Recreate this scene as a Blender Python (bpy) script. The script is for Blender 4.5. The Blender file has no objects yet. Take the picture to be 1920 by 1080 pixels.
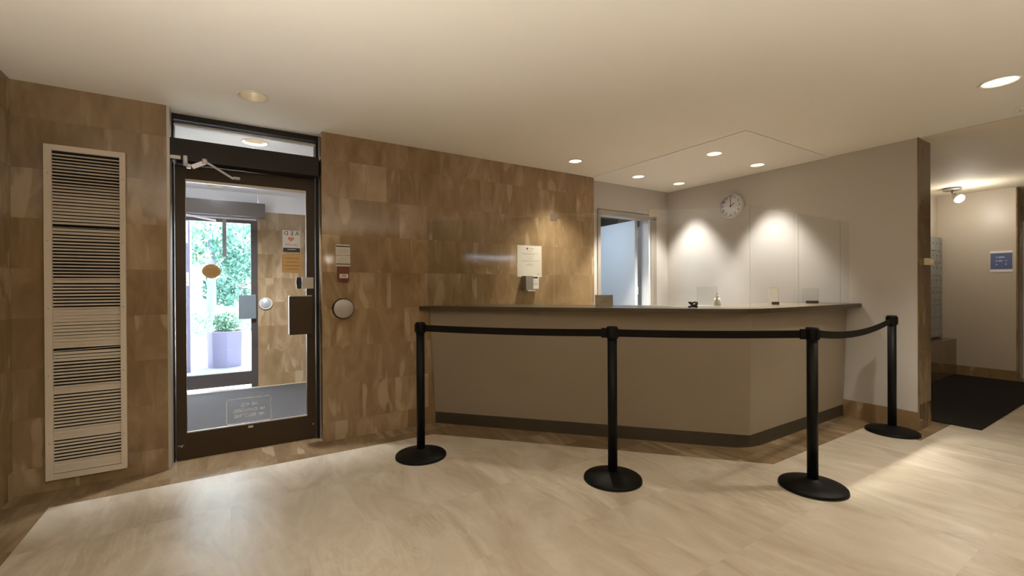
import bpy, bmesh, math, random
from mathutils import Matrix, Vector
random.seed(7)
PI = math.pi
SC = bpy.context.scene
COL = SC.collection
H = 2.53          # ceiling height
YA = 3.902        # face of the stone entrance wall
XB = 5.031        # face of the painted right-hand wall

# ------------------------------------------------------------------ camera
cam_d = bpy.data.cameras.new('camera')
cam = bpy.data.objects.new('camera', cam_d)
COL.objects.link(cam)
cam_d.sensor_width = 36.0
cam_d.lens = 838.415 / 1920 * 36.0
cam_d.clip_start = 0.02
cam_d.clip_end = 200
_a, _p, _r = 0.5641, -0.0025, -0.0049
cam.matrix_world = (Matrix.Translation((0, 0, 1.2586)) @ Matrix.Rotation(-_a, 4, 'Z')
                    @ Matrix.Rotation(PI/2 + _p, 4, 'X') @ Matrix.Rotation(_r, 4, 'Z'))
SC.camera = cam

# ------------------------------------------------------------------ colour management, world, sun
SC.view_settings.view_transform = 'Standard'
SC.view_settings.look = 'None'
SC.view_settings.gamma = 1.0
SC.view_settings.use_curve_mapping = False
SC.view_settings.exposure = 0.2

W = bpy.data.worlds.new('daylight')
SC.world = W
W.use_nodes = True
bg = W.node_tree.nodes['Background']
bg.inputs['Color'].default_value = (0.80, 0.87, 1.0, 1)
bg.inputs['Strength'].default_value = 13.0

def lamp(name, kind, loc, power, color, rot=(0, 0, 0), **kw):
    d = bpy.data.lights.new(name, kind)
    d.energy = power
    d.color = color
    for k, v in kw.items():
        setattr(d, k, v)
    o = bpy.data.objects.new(name, d)
    o.location = loc
    o.rotation_euler = rot
    COL.objects.link(o)
    return o

lamp('sun', 'SUN', (0, 12, 20), 60.0, (1.0, 0.97, 0.9), rot=(math.radians(-38), math.radians(22), 0), angle=0.01)
WARM = (1.0, 0.93, 0.80)
SOFT = (1.0, 0.95, 0.87)
UP = (1.0, 0.96, 0.88)

# ------------------------------------------------------------------ materials
def mat(name, base=(0.8, 0.8, 0.8), rough=0.5, metal=0.0, spec=0.5, coat=0.0, emit=None, emit_s=1.0):
    m = bpy.data.materials.new(name)
    m.use_nodes = True
    b = m.node_tree.nodes['Principled BSDF']
    b.inputs['Base Color'].default_value = (*base, 1)
    b.inputs['Roughness'].default_value = rough
    b.inputs['Metallic'].default_value = metal
    b.inputs['Specular IOR Level'].default_value = spec
    b.inputs['Coat Weight'].default_value = coat
    b.inputs['Coat Roughness'].default_value = 0.08
    if emit:
        b.inputs['Emission Color'].default_value = (*emit, 1)
        b.inputs['Emission Strength'].default_value = emit_s
    return m

class NT:
    """small helper around a material's node tree"""
    def __init__(s, m):
        s.m = m; s.t = m.node_tree; s.b = s.t.nodes['Principled BSDF']
    def n(s, typ, **kw):
        x = s.t.nodes.new(typ)
        for k, v in kw.items():
            setattr(x, k, v)
        return x
    def l(s, a, b):
        s.t.links.new(a, b)
    def math(s, op, a, b=None, c=None):
        x = s.n('ShaderNodeMath', operation=op)
        for i, v in enumerate((a, b, c)):
            if v is None: continue
            if isinstance(v, (int, float)): x.inputs[i].default_value = v
            else: s.l(v, x.inputs[i])
        return x.outputs[0]
    def mix(s, f, a, b):
        x = s.n('ShaderNodeMix', data_type='RGBA')
        if isinstance(f, (int, float)): x.inputs[0].default_value = f
        else: s.l(f, x.inputs[0])
        for i, v in ((6, a), (7, b)):
            if isinstance(v, tuple): x.inputs[i].default_value = (*v, 1)
            else: s.l(v, x.inputs[i])
        return x.outputs[2]
    def ramp(s, f, stops):
        x = s.n('ShaderNodeValToRGB')
        e = x.color_ramp.elements
        while len(e) < len(stops): e.new(0.5)
        for el, (p, c) in zip(e, stops):
            el.position = p
            el.color = (*c, 1) if isinstance(c, tuple) else (c, c, c, 1)
        s.l(f, x.inputs[0])
        return x.outputs[0]
    def noise(s, vec, scale=5, detail=4, rough=0.5, dist=0.0):
        x = s.n('ShaderNodeTexNoise')
        x.inputs['Scale'].default_value = scale
        x.inputs['Detail'].default_value = detail
        x.inputs['Roughness'].default_value = rough
        x.inputs['Distortion'].default_value = dist
        s.l(vec, x.inputs['Vector'])
        return x.outputs['Fac']
    def comb(s, x=0, y=0, z=0):
        c = s.n('ShaderNodeCombineXYZ')
        for i, v in enumerate((x, y, z)):
            if isinstance(v, (int, float)): c.inputs[i].default_value = v
            else: s.l(v, c.inputs[i])
        return c.outputs[0]

def stone_tiles(name, dark, mid, light, tw=0.33, th=0.308, v0=0.155, grain_u=5.5, grain_v=1.9, rough=0.085, stagger=0.37, vertical=True, spec=0.5):
    """polished vein-cut stone in tiles; UV is in metres"""
    m = mat(name, mid, rough, spec=spec)
    g = NT(m)
    uv = g.n('ShaderNodeUVMap')
    sep = g.n('ShaderNodeSeparateXYZ')
    g.l(uv.outputs[0], sep.inputs[0])
    u, v = sep.outputs[0], sep.outputs[1]
    vr = g.math('DIVIDE', g.math('SUBTRACT', v, v0), th)
    row = g.math('FLOOR', vr)
    ur = g.math('DIVIDE', g.math('ADD', u, g.math('MULTIPLY', row, stagger * tw)), tw)
    colm = g.math('FLOOR', ur)
    wn = g.n('ShaderNodeTexWhiteNoise', noise_dimensions='2D')
    g.l(g.comb(row, colm), wn.inputs['Vector'])
    rnd = wn.outputs['Value']
    # grain coordinates shifted per tile so the veins stop at the joints
    off = g.math('MULTIPLY', rnd, 37.0)
    gu, gv = (grain_u, grain_v) if vertical else (grain_v, grain_u)
    vec = g.comb(g.math('ADD', g.math('MULTIPLY', u, gu), off), g.math('ADD', g.math('MULTIPLY', v, gv), off), off)
    n1 = g.noise(vec, 1.0, 6, 0.6, 1.4)
    vec2 = g.comb(g.math('ADD', g.math('MULTIPLY', u, gu * 1.5), off), g.math('ADD', g.math('MULTIPLY', v, gv * 1.1), off), off)
    n2 = g.noise(vec2, 1.0, 2, 0.4, 0.3)
    n0 = g.noise(g.comb(g.math('MULTIPLY', u, 2.3), g.math('MULTIPLY', v, 1.1), off), 1.0, 3, 0.5, 0.5)
    base = g.ramp(g.math('ADD', g.math('ADD', g.math('MULTIPLY', n1, 0.60), g.math('MULTIPLY', rnd, 0.12)), g.math('MULTIPLY', n0, 0.38)),
                  [(0.34, dark), (0.56, mid), (0.84, light)])
    streak = g.ramp(n2, [(0.60, 0.0), (0.64, 1.0)])
    gate = g.math('GREATER_THAN', rnd, 0.35)
    base = g.mix(g.math('MULTIPLY', g.math('MULTIPLY', streak, gate), 0.60), base, light)
    dk = g.ramp(n2, [(0.28, 1.0), (0.36, 0.0)])
    base = g.mix(g.math('MULTIPLY', dk, 0.45), base, dark)
    # hairline joints
    fu = g.math('FRACT', ur); fv = g.math('FRACT', vr)
    ju = g.math('MAXIMUM', g.math('LESS_THAN', fu, 0.006), g.math('LESS_THAN', fv, 0.006))
    base = g.mix(g.math('MULTIPLY', ju, 0.35), base, dark)
    g.l(base, g.b.inputs['Base Color'])
    g.l(g.math('ADD', g.math('MULTIPLY', n1, 0.06), rough - 0.04), g.b.inputs['Roughness'])
    return m

def glass(name, tint=(0.95, 0.97, 0.97), gloss=1.0, rough=0.0):
    m = bpy.data.materials.new(name)
    m.use_nodes = True
    t = m.node_tree
    t.nodes.clear()
    out = t.nodes.new('ShaderNodeOutputMaterial')
    mx = t.nodes.new('ShaderNodeMixShader')
    tr = t.nodes.new('ShaderNodeBsdfTransparent')
    gl = t.nodes.new('ShaderNodeBsdfGlossy')
    fr = t.nodes.new('ShaderNodeFresnel')
    mu = t.nodes.new('ShaderNodeMath'); mu.operation = 'MULTIPLY'
    mu.inputs[1].default_value = gloss
    fr.inputs['IOR'].default_value = 1.45
    tr.inputs['Color'].default_value = (*tint, 1)
    gl.inputs['Roughness'].default_value = rough
    geo = t.nodes.new('ShaderNodeNewGeometry')      # only the entering side mirrors
    inv = t.nodes.new('ShaderNodeMath'); inv.operation = 'SUBTRACT'; inv.inputs[0].default_value = 1.0
    m2 = t.nodes.new('ShaderNodeMath'); m2.operation = 'MULTIPLY'
    t.links.new(geo.outputs['Backfacing'], inv.inputs[1])
    t.links.new(fr.outputs[0], m2.inputs[0]); t.links.new(inv.outputs[0], m2.inputs[1])
    t.links.new(m2.outputs[0], mu.inputs[0])
    t.links.new(mu.outputs[0], mx.inputs[0])
    t.links.new(tr.outputs[0], mx.inputs[1])
    t.links.new(gl.outputs[0], mx.inputs[2])
    t.links.new(mx.outputs[0], out.inputs[0])
    return m

def painted(name, base, rough=0.6, amp=0.06, scale=2.0, bump=0.02, spec=0.3):
    m = mat(name, base, rough, spec=spec)
    g = NT(m)
    co = g.n('ShaderNodeTexCoord')
    n = g.noise(co.outputs['Object'], scale, 4, 0.6)
    c = g.mix(n, tuple(x * (1 - amp) for x in base), tuple(min(1, x * (1 + amp)) for x in base))
    g.l(c, g.b.inputs['Base Color'])
    if bump:
        n2 = g.noise(co.outputs['Object'], 220, 2, 0.5)
        bp = g.n('ShaderNodeBump')
        bp.inputs['Strength'].default_value = bump
        bp.inputs['Distance'].default_value = 0.002
        g.l(n2, bp.inputs['Height'])
        g.l(bp.outputs[0], g.b.inputs['Normal'])
    return m

STONE = stone_tiles('polished_brown_stone', (0.195, 0.125, 0.060), (0.285, 0.192, 0.102), (0.48, 0.37, 0.24), tw=0.31)
BORDER = stone_tiles('brown_stone_floor_border', (0.16, 0.105, 0.052), (0.24, 0.165, 0.092), (0.42, 0.32, 0.21), tw=0.31, th=0.31, v0=0.0, grain_u=6, grain_v=1.2, rough=0.2)

STONE_D = stone_tiles('dark_polished_stone', (0.105, 0.066, 0.030), (0.150, 0.098, 0.048), (0.24, 0.17, 0.095), tw=0.6, th=0.9, v0=0.0, rough=0.07)
def floor_material():
    m = mat('cream_travertine_floor', (0.6, 0.5, 0.38), 0.25, spec=0.4)
    g = NT(m)
    uv = g.n('ShaderNodeUVMap')
    sep = g.n('ShaderNodeSeparateXYZ')
    g.l(uv.outputs[0], sep.inputs[0])
    u, v = sep.outputs[0], sep.outputs[1]
    tw = 0.61
    row = g.math('FLOOR', g.math('DIVIDE', v, tw)); colm = g.math('FLOOR', g.math('DIVIDE', u, tw))
    wn = g.n('ShaderNodeTexWhiteNoise', noise_dimensions='2D')
    g.l(g.comb(row, colm), wn.inputs['Vector'])
    rnd = wn.outputs['Value']
    off = g.math('MULTIPLY', rnd, 1.2)
    vec = g.comb(g.math('ADD', g.math('MULTIPLY', u, 3.8), off), g.math('MULTIPLY', v, 1.4), off)
    n1 = g.noise(vec, 1.0, 7, 0.62, 1.2)
    vec2 = g.comb(g.math('MULTIPLY', u, 9.0), g.math('ADD', g.math('MULTIPLY', v, 1.8), off), 3.0)
    n2 = g.noise(vec2, 1.0, 6, 0.6, 2.2)
    c = g.ramp(n1, [(0.32, (0.43, 0.355, 0.265)), (0.50, (0.55, 0.475, 0.375)), (0.68, (0.65, 0.58, 0.48))])
    ridge = g.math('SUBTRACT', 1.0, g.math('MULTIPLY', g.math('ABSOLUTE', g.math('SUBTRACT', n2, 0.52)), 20.0))
    ridge = g.math('MAXIMUM', ridge, 0.0)
    gate = g.ramp(g.noise(g.comb(u, v, 8.0), 1.6, 2, 0.5), [(0.48, 0.0), (0.62, 1.0)])
    c = g.mix(g.math('MULTIPLY', g.math('MULTIPLY', ridge, gate), 0.42), c, (0.74, 0.67, 0.55))
    g.l(c, g.b.inputs['Base Color'])
    g.l(g.math('ADD', g.math('MULTIPLY', n1, 0.18), 0.24), g.b.inputs['Roughness'])
    return m
FLOOR = floor_material()
CEIL = painted('ceiling_paint', (0.84, 0.79, 0.70), 0.7, 0.02, 1.0, 0.0)
WALLP = painted('greige_wall_paint', (0.50, 0.475, 0.45), 0.42, 0.03, 1.5, 0.03, 0.4)
WALLP2 = painted('beige_wall_paint', (0.52, 0.45, 0.35), 0.38, 0.03, 1.5, 0.03, 0.5)
COUNTER = painted('taupe_counter_laminate', (0.27, 0.22, 0.16), 0.45, 0.05, 2.5, 0.02, 0.4)
CTOP = painted('dark_brown_countertop', (0.07, 0.05, 0.028), 0.3, 0.08, 6, 0.0, 0.5)
TOE = mat('dark_toe_kick', (0.042, 0.033, 0.019), 0.5)
BRONZE = painted('dark_bronze_metal', (0.014, 0.011, 0.008), 0.4, 0.1, 6, 0.0, 0.3)
BRONZE2 = painted('brown_bronze_door', (0.045, 0.029, 0.015), 0.42, 0.1, 6, 0.0, 0.3)
STEEL = mat('brushed_steel', (0.42, 0.40, 0.365), 0.4, 0.6)
SILVER = mat('bright_steel', (0.80, 0.79, 0.88), 0.25, 0.25)
TRIMG = mat('grey_metal_trim', (0.50, 0.47, 0.43), 0.35, 0.3)
BLACK = painted('black_powder_coat', (0.0035, 0.0032, 0.003), 0.5, 0.2, 30, 0.0, 0.18)
BELT = painted('black_webbing', (0.008, 0.006, 0.004), 0.85, 0.3, 60, 0.05, 0.15)
RUBBER = mat('black_rubber', (0.008, 0.008, 0.008), 0.8)
WHITE = mat('white_plastic', (0.78, 0.76, 0.72), 0.35)
PAPER = mat('white_paper', (0.62, 0.58, 0.50), 0.7)
INK = mat('grey_print', (0.25, 0.23, 0.20), 0.8)
DARKINK = mat('dark_print', (0.03, 0.03, 0.035), 0.7)
GRILLE = painted('cream_enamel', (0.70, 0.62, 0.51), 0.4, 0.05, 5, 0.0)
SLAT = painted('cream_slat_enamel', (0.66, 0.58, 0.47), 0.4, 0.08, 5, 0.0)
DARK = mat('dark_void', (0.012, 0.010, 0.008), 0.9)
RED = mat('red_plastic', (0.15, 0.024, 0.006), 0.35)
REDINK = mat('red_print', (0.75, 0.28, 0.26), 0.6)
STICKW = mat('white_decal', (0.80, 0.84, 0.90), 0.5)
STICKO = mat('orange_decal', (0.62, 0.40, 0.17), 0.5)
STICKD = mat('charcoal_decal', (0.035, 0.04, 0.05), 0.5)
OCHRE = mat('ochre_print', (0.36, 0.20, 0.06), 0.6)
BLUE = mat('blue_sign', (0.10, 0.13, 0.26), 0.4)
BLUEINK = mat('pale_blue_print', (0.42, 0.46, 0.60), 0.6)
CLOCKW = mat('white_clock_face', (0.80, 0.80, 0.86), 0.3, coat=0.4)
FRAMEP = painted('taupe_door_frame_paint', (0.30, 0.27, 0.235), 0.4, 0.04, 3, 0.0)
DOORW = painted('pale_door_paint', (0.66, 0.67, 0.68), 0.45, 0.02, 2, 0.0)
GOLD = mat('gold_reflector', (0.74, 0.67, 0.52), 0.4, 0.4)
CANW = mat('white_reflector', (0.85, 0.80, 0.72), 0.3, 0.3)
BULB = mat('lit_bulb', (1, 1, 1), 0.5, emit=(1.0, 0.88, 0.70), emit_s=9.0)
BULBHOT = mat('hot_spot_bulb', (1, 1, 1), 0.5, emit=(1.0, 0.93, 0.82), emit_s=45.0)
BULBDIM = mat('dim_bulb', (1, 1, 1), 0.5, emit=(1.0, 0.88, 0.66), emit_s=0.45)
GLASS = glass('clear_glass', (0.93, 0.95, 0.95), 0.7)
PLEXI = glass('clear_acrylic', (0.955, 0.965, 0.955), 0.9)
PLEXIE = glass('acrylic_edge', (0.96, 0.965, 0.955), 1.5, 0.3)
DECAL = mat('frosted_decal', (0.95, 0.97, 1.0), 0.6)
def carpet(name, a, b):
    m = mat(name, a, 0.95, spec=0.1)
    g = NT(m)
    co = g.n('ShaderNodeTexCoord')
    n = g.noise(co.outputs['Object'], 3.0, 5, 0.7)
    n2 = g.noise(co.outputs['Object'], 260, 2, 0.6)
    g.l(g.mix(g.math('MULTIPLY', g.math('ADD', n, n2), 0.5), a, b), g.b.inputs['Base Color'])
    bp = g.n('ShaderNodeBump'); bp.inputs['Strength'].default_value = 0.4; bp.inputs['Distance'].default_value = 0.003
    g.l(n2, bp.inputs['Height']); g.l(bp.outputs[0], g.b.inputs['Normal'])
    return m
MAT1 = carpet('charcoal_mat_pile', (0.012, 0.010, 0.009), (0.030, 0.025, 0.020))
MAT2 = carpet('slate_mat_pile', (0.055, 0.052, 0.054), (0.105, 0.10, 0.10))
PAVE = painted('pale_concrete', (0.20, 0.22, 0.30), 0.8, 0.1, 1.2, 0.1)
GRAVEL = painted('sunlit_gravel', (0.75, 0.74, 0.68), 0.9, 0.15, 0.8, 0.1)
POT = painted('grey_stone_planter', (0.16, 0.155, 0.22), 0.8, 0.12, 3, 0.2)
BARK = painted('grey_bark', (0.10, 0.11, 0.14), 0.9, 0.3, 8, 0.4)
LEAF = painted('green_leaves', (0.11, 0.22, 0.15), 0.6, 0.4, 3, 0.0)
LEAF2 = painted('dark_green_leaves', (0.05, 0.14, 0.11), 0.6, 0.4, 3, 0.0)
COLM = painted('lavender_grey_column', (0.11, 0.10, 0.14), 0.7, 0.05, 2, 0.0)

# ------------------------------------------------------------------ mesh helpers
def new():
    return bmesh.new()

def box(bm, x0, x1, y0, y1, z0, z1, M=None, bevel=0.0):
    x0, x1 = min(x0, x1), max(x0, x1); y0, y1 = min(y0, y1), max(y0, y1); z0, z1 = min(z0, z1), max(z0, z1)
    vs = [bm.verts.new((x, y, z)) for x in (x0, x1) for y in (y0, y1) for z in (z0, z1)]
    fs = [(0, 1, 3, 2), (4, 6, 7, 5), (0, 4, 5, 1), (2, 3, 7, 6), (0, 2, 6, 4), (1, 5, 7, 3)]
    faces = [bm.faces.new([vs[i] for i in f]) for f in fs]
    if bevel:
        es = list({e for f in faces for e in f.edges})
        r = bmesh.ops.bevel(bm, geom=es, offset=bevel, segments=2, affect='EDGES', profile=0.6)
        vs = list({v for f in r['faces'] for v in f.verts} | {v for v in vs if v.is_valid})
    if M is not None:
        bmesh.ops.transform(bm, matrix=M, verts=[v for v in vs if v.is_valid])
    return bm

def lathe(bm, prof, n=40, M=None, cap=True):
    rings = []
    for r, z in prof:
        if r < 1e-6:
            rings.append([bm.verts.new((0, 0, z))])
        else:
            rings.append([bm.verts.new((r * math.cos(2*PI*i/n), r * math.sin(2*PI*i/n), z)) for i in range(n)])
    for a, b in zip(rings, rings[1:]):
        for i in range(n):
            j = (i + 1) % n
            if len(a) == 1 and len(b) == 1: continue
            if len(a) == 1: f = bm.faces.new((a[0], b[i], b[j]))
            elif len(b) == 1: f = bm.faces.new((a[i], b[0], a[j]))
            else: f = bm.faces.new((a[i], b[i], b[j], a[j]))
            f.smooth = True
    if cap:
        for rg in (rings[0], rings[-1]):
            if len(rg) > 2:
                bm.faces.new(rg)
    if M is not None:
        bmesh.ops.transform(bm, matrix=M, verts=[v for r in rings for v in r])
    return bm

def prism(bm, pts, z0, z1):
    lo = [bm.verts.new((x, y, z0)) for x, y in pts]
    hi = [bm.verts.new((x, y, z1)) for x, y in pts]
    bm.faces.new(lo[::-1]); bm.faces.new(hi)
    n = len(pts)
    for i in range(n):
        j = (i + 1) % n
        bm.faces.new((lo[i], lo[j], hi[j], hi[i]))
    return bm

def tube(bm, pts, r, n=10, radii=None):
    pts = [Vector(p) for p in pts]
    rings = []
    for i, p in enumerate(pts):
        d = (pts[min(i+1, len(pts)-1)] - pts[max(i-1, 0)]).normalized()
        a = d.orthogonal().normalized() if i == 0 else (rings_a - d * rings_a.dot(d)).normalized()
        rings_a = a
        b = d.cross(a)
        rr = radii[i] if radii else r
        rings.append([bm.verts.new(p + (a * math.cos(2*PI*k/n) + b * math.sin(2*PI*k/n)) * rr) for k in range(n)])
    for A, B in zip(rings, rings[1:]):
        for k in range(n):
            f = bm.faces.new((A[k], A[(k+1) % n], B[(k+1) % n], B[k])); f.smooth = True
    bm.faces.new(rings[0]); bm.faces.new(rings[-1])
    return bm

def link(name, bm, m, parent=None, uv=False):
    """make ONE mesh object; vertices given in world space, parent's base subtracted"""
    bmesh.ops.recalc_face_normals(bm, faces=bm.faces[:])
    if uv:
        lay = bm.loops.layers.uv.new('UVMap')
        for f in bm.faces:
            nx, ny, nz = (abs(c) for c in f.normal)
            for l in f.loops:
                c = l.vert.co
                if nz >= nx and nz >= ny: l[lay].uv = (c.x, c.y)
                elif ny >= nx: l[lay].uv = (c.x, c.z)
                else: l[lay].uv = (c.y, c.z)
    root = parent
    base = Vector((0, 0, 0))
    while root is not None:
        base += Vector(root.location)
        root = root.parent
    if base.length:
        bmesh.ops.translate(bm, vec=-base, verts=bm.verts[:])
    me = bpy.data.meshes.new(name)
    bm.to_mesh(me); bm.free()
    me.materials.append(m)
    o = bpy.data.objects.new(name, me)
    COL.objects.link(o)
    if parent is not None: o.parent = parent
    return o

def thing(name, label, cat, loc=(0, 0, 0), group=None):
    o = bpy.data.objects.new(name, None)
    o.empty_display_size = 0.1
    o.location = loc
    COL.objects.link(o)
    return tag(o, label, cat, group)

def tag(o, label, cat, group=None):
    o['label'] = label; o['category'] = cat
    if group: o['group'] = group
    return o

def struct(name, bm, m, parent=None, uv=True):
    o = link(name, bm, m, parent, uv)
    if parent is None: o['kind'] = 'structure'
    return o

def sroot(name, loc=(0, 0, 0)):
    o = bpy.data.objects.new(name, None)
    o.location = loc
    o['kind'] = 'structure'
    COL.objects.link(o)
    return o

def basis(X, Y, loc):
    X, Y = Vector(X), Vector(Y); Z = X.cross(Y)
    M = Matrix((X, Y, Z)).transposed().to_4x4()
    return Matrix.Translation(loc) @ M
def face_front(loc): return basis((1, 0, 0), (0, 0, 1), loc)      # on a wall seen looking along +y
def face_right(loc): return basis((0, -1, 0), (0, 0, 1), loc)     # on a wall seen looking along +x
def face_back(loc): return basis((-1, 0, 0), (0, 0, 1), loc)      # printed on the far side (mirrored from here)

def text(name, s, size, m, parent, M, depth=0.0006, align='CENTER', shear=0.0, sx=1.0):
    cu = bpy.data.curves.new(name, 'FONT')
    cu.body = s; cu.size = size; cu.align_x = align; cu.align_y = 'CENTER'; cu.extrude = depth; cu.shear = shear
    cu.resolution_u = 3
    tmp = bpy.data.objects.new('tmp', cu)
    COL.objects.link(tmp)
    dg = bpy.context.evaluated_depsgraph_get()
    me = bpy.data.meshes.new_from_object(tmp.evaluated_get(dg))
    bpy.data.objects.remove(tmp); bpy.data.curves.remove(cu)
    me.transform(Matrix.Diagonal((sx, 1, 1, 1)))
    me.transform(M)
    bm = bmesh.new(); bm.from_mesh(me); bpy.data.meshes.remove(me)
    return link(name, bm, m, parent)

def bars(name, rows, m, parent, M, t=0.0008, h=0.003):
    """lines of print too small to read: (x0, x1, y) in the sheet's own plane"""
    bm = new()
    for r in rows:
        x0, x1, y = r[:3]; hh = r[3] if len(r) > 3 else h
        box(bm, x0, x1, y - hh/2, y + hh/2, 0, t, M)
    return link(name, bm, m, parent)

def cut_holes(o, holes, z0, z1):
    cb = new()
    for x, y, r in holes:
        lathe(cb, [(r, z0), (r, z1)], 40, Matrix.Translation((x, y, 0)))
    bmesh.ops.recalc_face_normals(cb, faces=cb.faces[:])
    me = bpy.data.meshes.new('cutter'); cb.to_mesh(me); cb.free()
    c = bpy.data.objects.new('cutter', me); COL.objects.link(c)
    md = o.modifiers.new('holes', 'BOOLEAN'); md.operation = 'DIFFERENCE'; md.solver = 'EXACT'; md.object = c
    dg = bpy.context.evaluated_depsgraph_get()
    nm = bpy.data.meshes.new_from_object(o.evaluated_get(dg))
    o.modifiers.clear()
    old = o.data; o.data = nm; bpy.data.meshes.remove(old)
    bpy.data.objects.remove(c)

# ------------------------------------------------------------------ room shell
CORR_Y = 2.17     # mailbox wall of the corridor
XF = 8.65         # far wall of the corridor
YR = -3.0         # rear wall
XR = 11.0

# floor: cream field cut to the border line, brown stone border around it
wl = -1.113
bl = [(-0.885, -2.75), (-0.885, 3.602), (1.47, 3.602), (3.235, 1.678), (4.712, 1.678), (4.712, 1.288),
      (XR - 0.01, 1.288), (XR - 0.01, -2.75)]
b = new(); prism(b, bl, -0.10, 0.0)
struct('floor', b, FLOOR)
b = new()
def quadstrip(bm, pts, z0=-0.10, z1=0.0): prism(bm, pts, z0, z1)
quadstrip(b, [(wl, -3.0), (-0.885, -2.75), (-0.885, 3.602), (wl, 3.602)])
quadstrip(b, [(wl, 3.602), (1.47, 3.602), (1.80, 4.10), (wl, 4.10)])
quadstrip(b, [(1.47, 3.602), (3.235, 1.678), (3.235, 4.10), (1.80, 4.10)])
quadstrip(b, [(3.235, 1.678), (4.712, 1.678), (5.2, 1.678), (5.2, 4.10), (3.235, 4.10)])
quadstrip(b, [(4.712, 1.288), (5.2, 1.288), (5.2, 1.678), (4.712, 1.678)])
quadstrip(b, [(5.2, 1.288), (XR, 1.288), (XR, 2.4), (5.2, 2.4)])
quadstrip(b, [(wl, -3.0), (XR, -3.0), (XR, -2.75), (-0.885, -2.75)])
struct('floor_border', b, BORDER)
b = new(); prism(b, [(2.0, 3.89), (3.52, 2.40), (5.02, 2.40), (5.02, 3.99), (3.6, 3.99), (3.6, 3.89)], 0.0005, 0.008)
struct('floor_office_side', b, FLOOR)  # unseen pale floor slab, added to bounce light onto the office ceiling

DL = [  # x, y, radius, kind
    (0.14, 3.417, 0.083, 'gold'), (2.972, 3.484, 0.066, 'lit'), (4.015, 3.595, 0.066, 'office'), (4.718, 3.576, 0.066, 'office'),
    (3.946, 2.592, 0.066, 'office'), (4.702, 2.594, 0.066, 'office'), (4.089, 0.732, 0.083, 'lit'),
    (0.15, 0.9, 0.083, 'hall'), (-0.35, -1.3, 0.083, 'hall'), (2.1, -1.1, 0.083, 'hall'), (4.3, -1.6, 0.083, 'hall'),
    ]
b = new(); box(b, -1.4, XR + 0.2, YR - 0.2, 4.05, H, H + 0.14)
ceil = struct('ceiling', b, CEIL, uv=False)
cut_holes(ceil, [(x, y, r) for x, y, r, k in DL], H - 0.05, H + 0.12)
b = new(); box(b, 5.045, XR + 0.1, YR - 0.1, CORR_Y + 0.05, H - 0.005, H - 0.0005)  # thin panel in darker tan, painting in the shade on the corridor ceiling
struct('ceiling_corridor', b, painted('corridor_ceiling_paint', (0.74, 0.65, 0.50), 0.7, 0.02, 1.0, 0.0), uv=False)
b = new(); box(b, 3.575, XB, 2.061, 3.99, H - 0.005, H - 0.0005)
cp = struct('ceiling_office', b, painted('office_ceiling_paint', (0.84, 0.80, 0.73), 0.7, 0.02, 1.0, 0.0), uv=False)
cut_holes(cp, [(x, y, r) for x, y, r, k in DL if k == 'office'], H - 0.05, H + 0.12)

def wall(name, x0, x1, y0, y1, z0, z1, m):
    bm = new(); box(bm, x0, x1, y0, y1, z0, z1)
    return struct(name, bm, m)
wall('wall_left', -1.30, wl, YR, 4.30, -0.1, H, STONE)
wall('wall_entrance_left', wl, -0.362, YA, 4.30, -0.1, H, STONE)
wall('wall_entrance_right', 0.640, 3.606, YA, 4.00, -0.1, H, STONE)
b = new()
box(b, 0.640, 3.755, 4.00, 4.12, -0.1, H)
box(b, 4.80, XB, 4.00, 4.12, -0.1, H)
box(b, 3.755, 4.80, 4.00, 4.12, 2.20, H)
struct('wall_office_back', b, WALLP)
wall('wall_right', XB, 5.311, 1.392, 4.12, -0.1, H, WALLP)
wall('trim_1', XB - 0.002, 5.313, 1.380, 1.392, 0, H, STONE_D)                # stone cladding on the wall's end
b = new(); box(b, XB - 0.010, XB, 1.392, 3.99, 0, 0.156)
struct('baseboard_right', b, STONE)
wall('wall_mailbox', 5.311, XF, CORR_Y, CORR_Y + 0.12, -0.1, H, WALLP2)
wall('wall_corridor_end', XF, XF + 0.12, 1.41, CORR_Y + 0.12, -0.1, H, WALLP2)
wall('baseboard_corridor', XF - 0.012, XF, 1.41, CORR_Y, 0, 0.13, STONE)
b = new()
box(b, XF, 9.02, 1.398, 1.41, 0, H)
struct('trim_2', b, STONE)
wall('wall_corridor_side', 9.02, XR + 0.1, 1.41, 1.53, -0.1, H, WALLP2)
b = new(); box(b, 8.97, 9.02, 1.37, 1.41, 0, 2.1); box(b, 9.02, 9.9, 1.375, 1.405, 0.01, 2.06)
d9 = struct('door_4', b, DOORW, uv=False)
# rear wall with a high window, side wall (behind the camera)
b = new()
box(b, -1.3, 5.40, YR - 0.15, YR, -0.1, H)
box(b, 7.05, XR + 0.1, YR - 0.15, YR, -0.1, H)
box(b, 5.40, 7.05, YR - 0.15, YR, -0.1, 1.86)
box(b, 5.40, 7.05, YR - 0.15, YR, 2.32, H)
struct('wall_back', b, STONE)
wall('wall_far_right', XR, XR + 0.15, YR, 1.53, -0.1, H, WALLP2)
w1 = sroot('window_1', (6.225, YR - 0.08, 1.86))
b = new(); box(b, 5.40, 7.05, YR - 0.10, YR - 0.09, 1.86, 2.32); link('window_glass', b, GLASS, w1)
b = new()
box(b, 5.40, 7.05, YR - 0.06, YR - 0.05, 1.86, 2.035); box(b, 5.40, 7.05, YR - 0.06, YR - 0.05, 2.105, 2.32)
link('window_blind', b, WHITE, w1)

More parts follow.
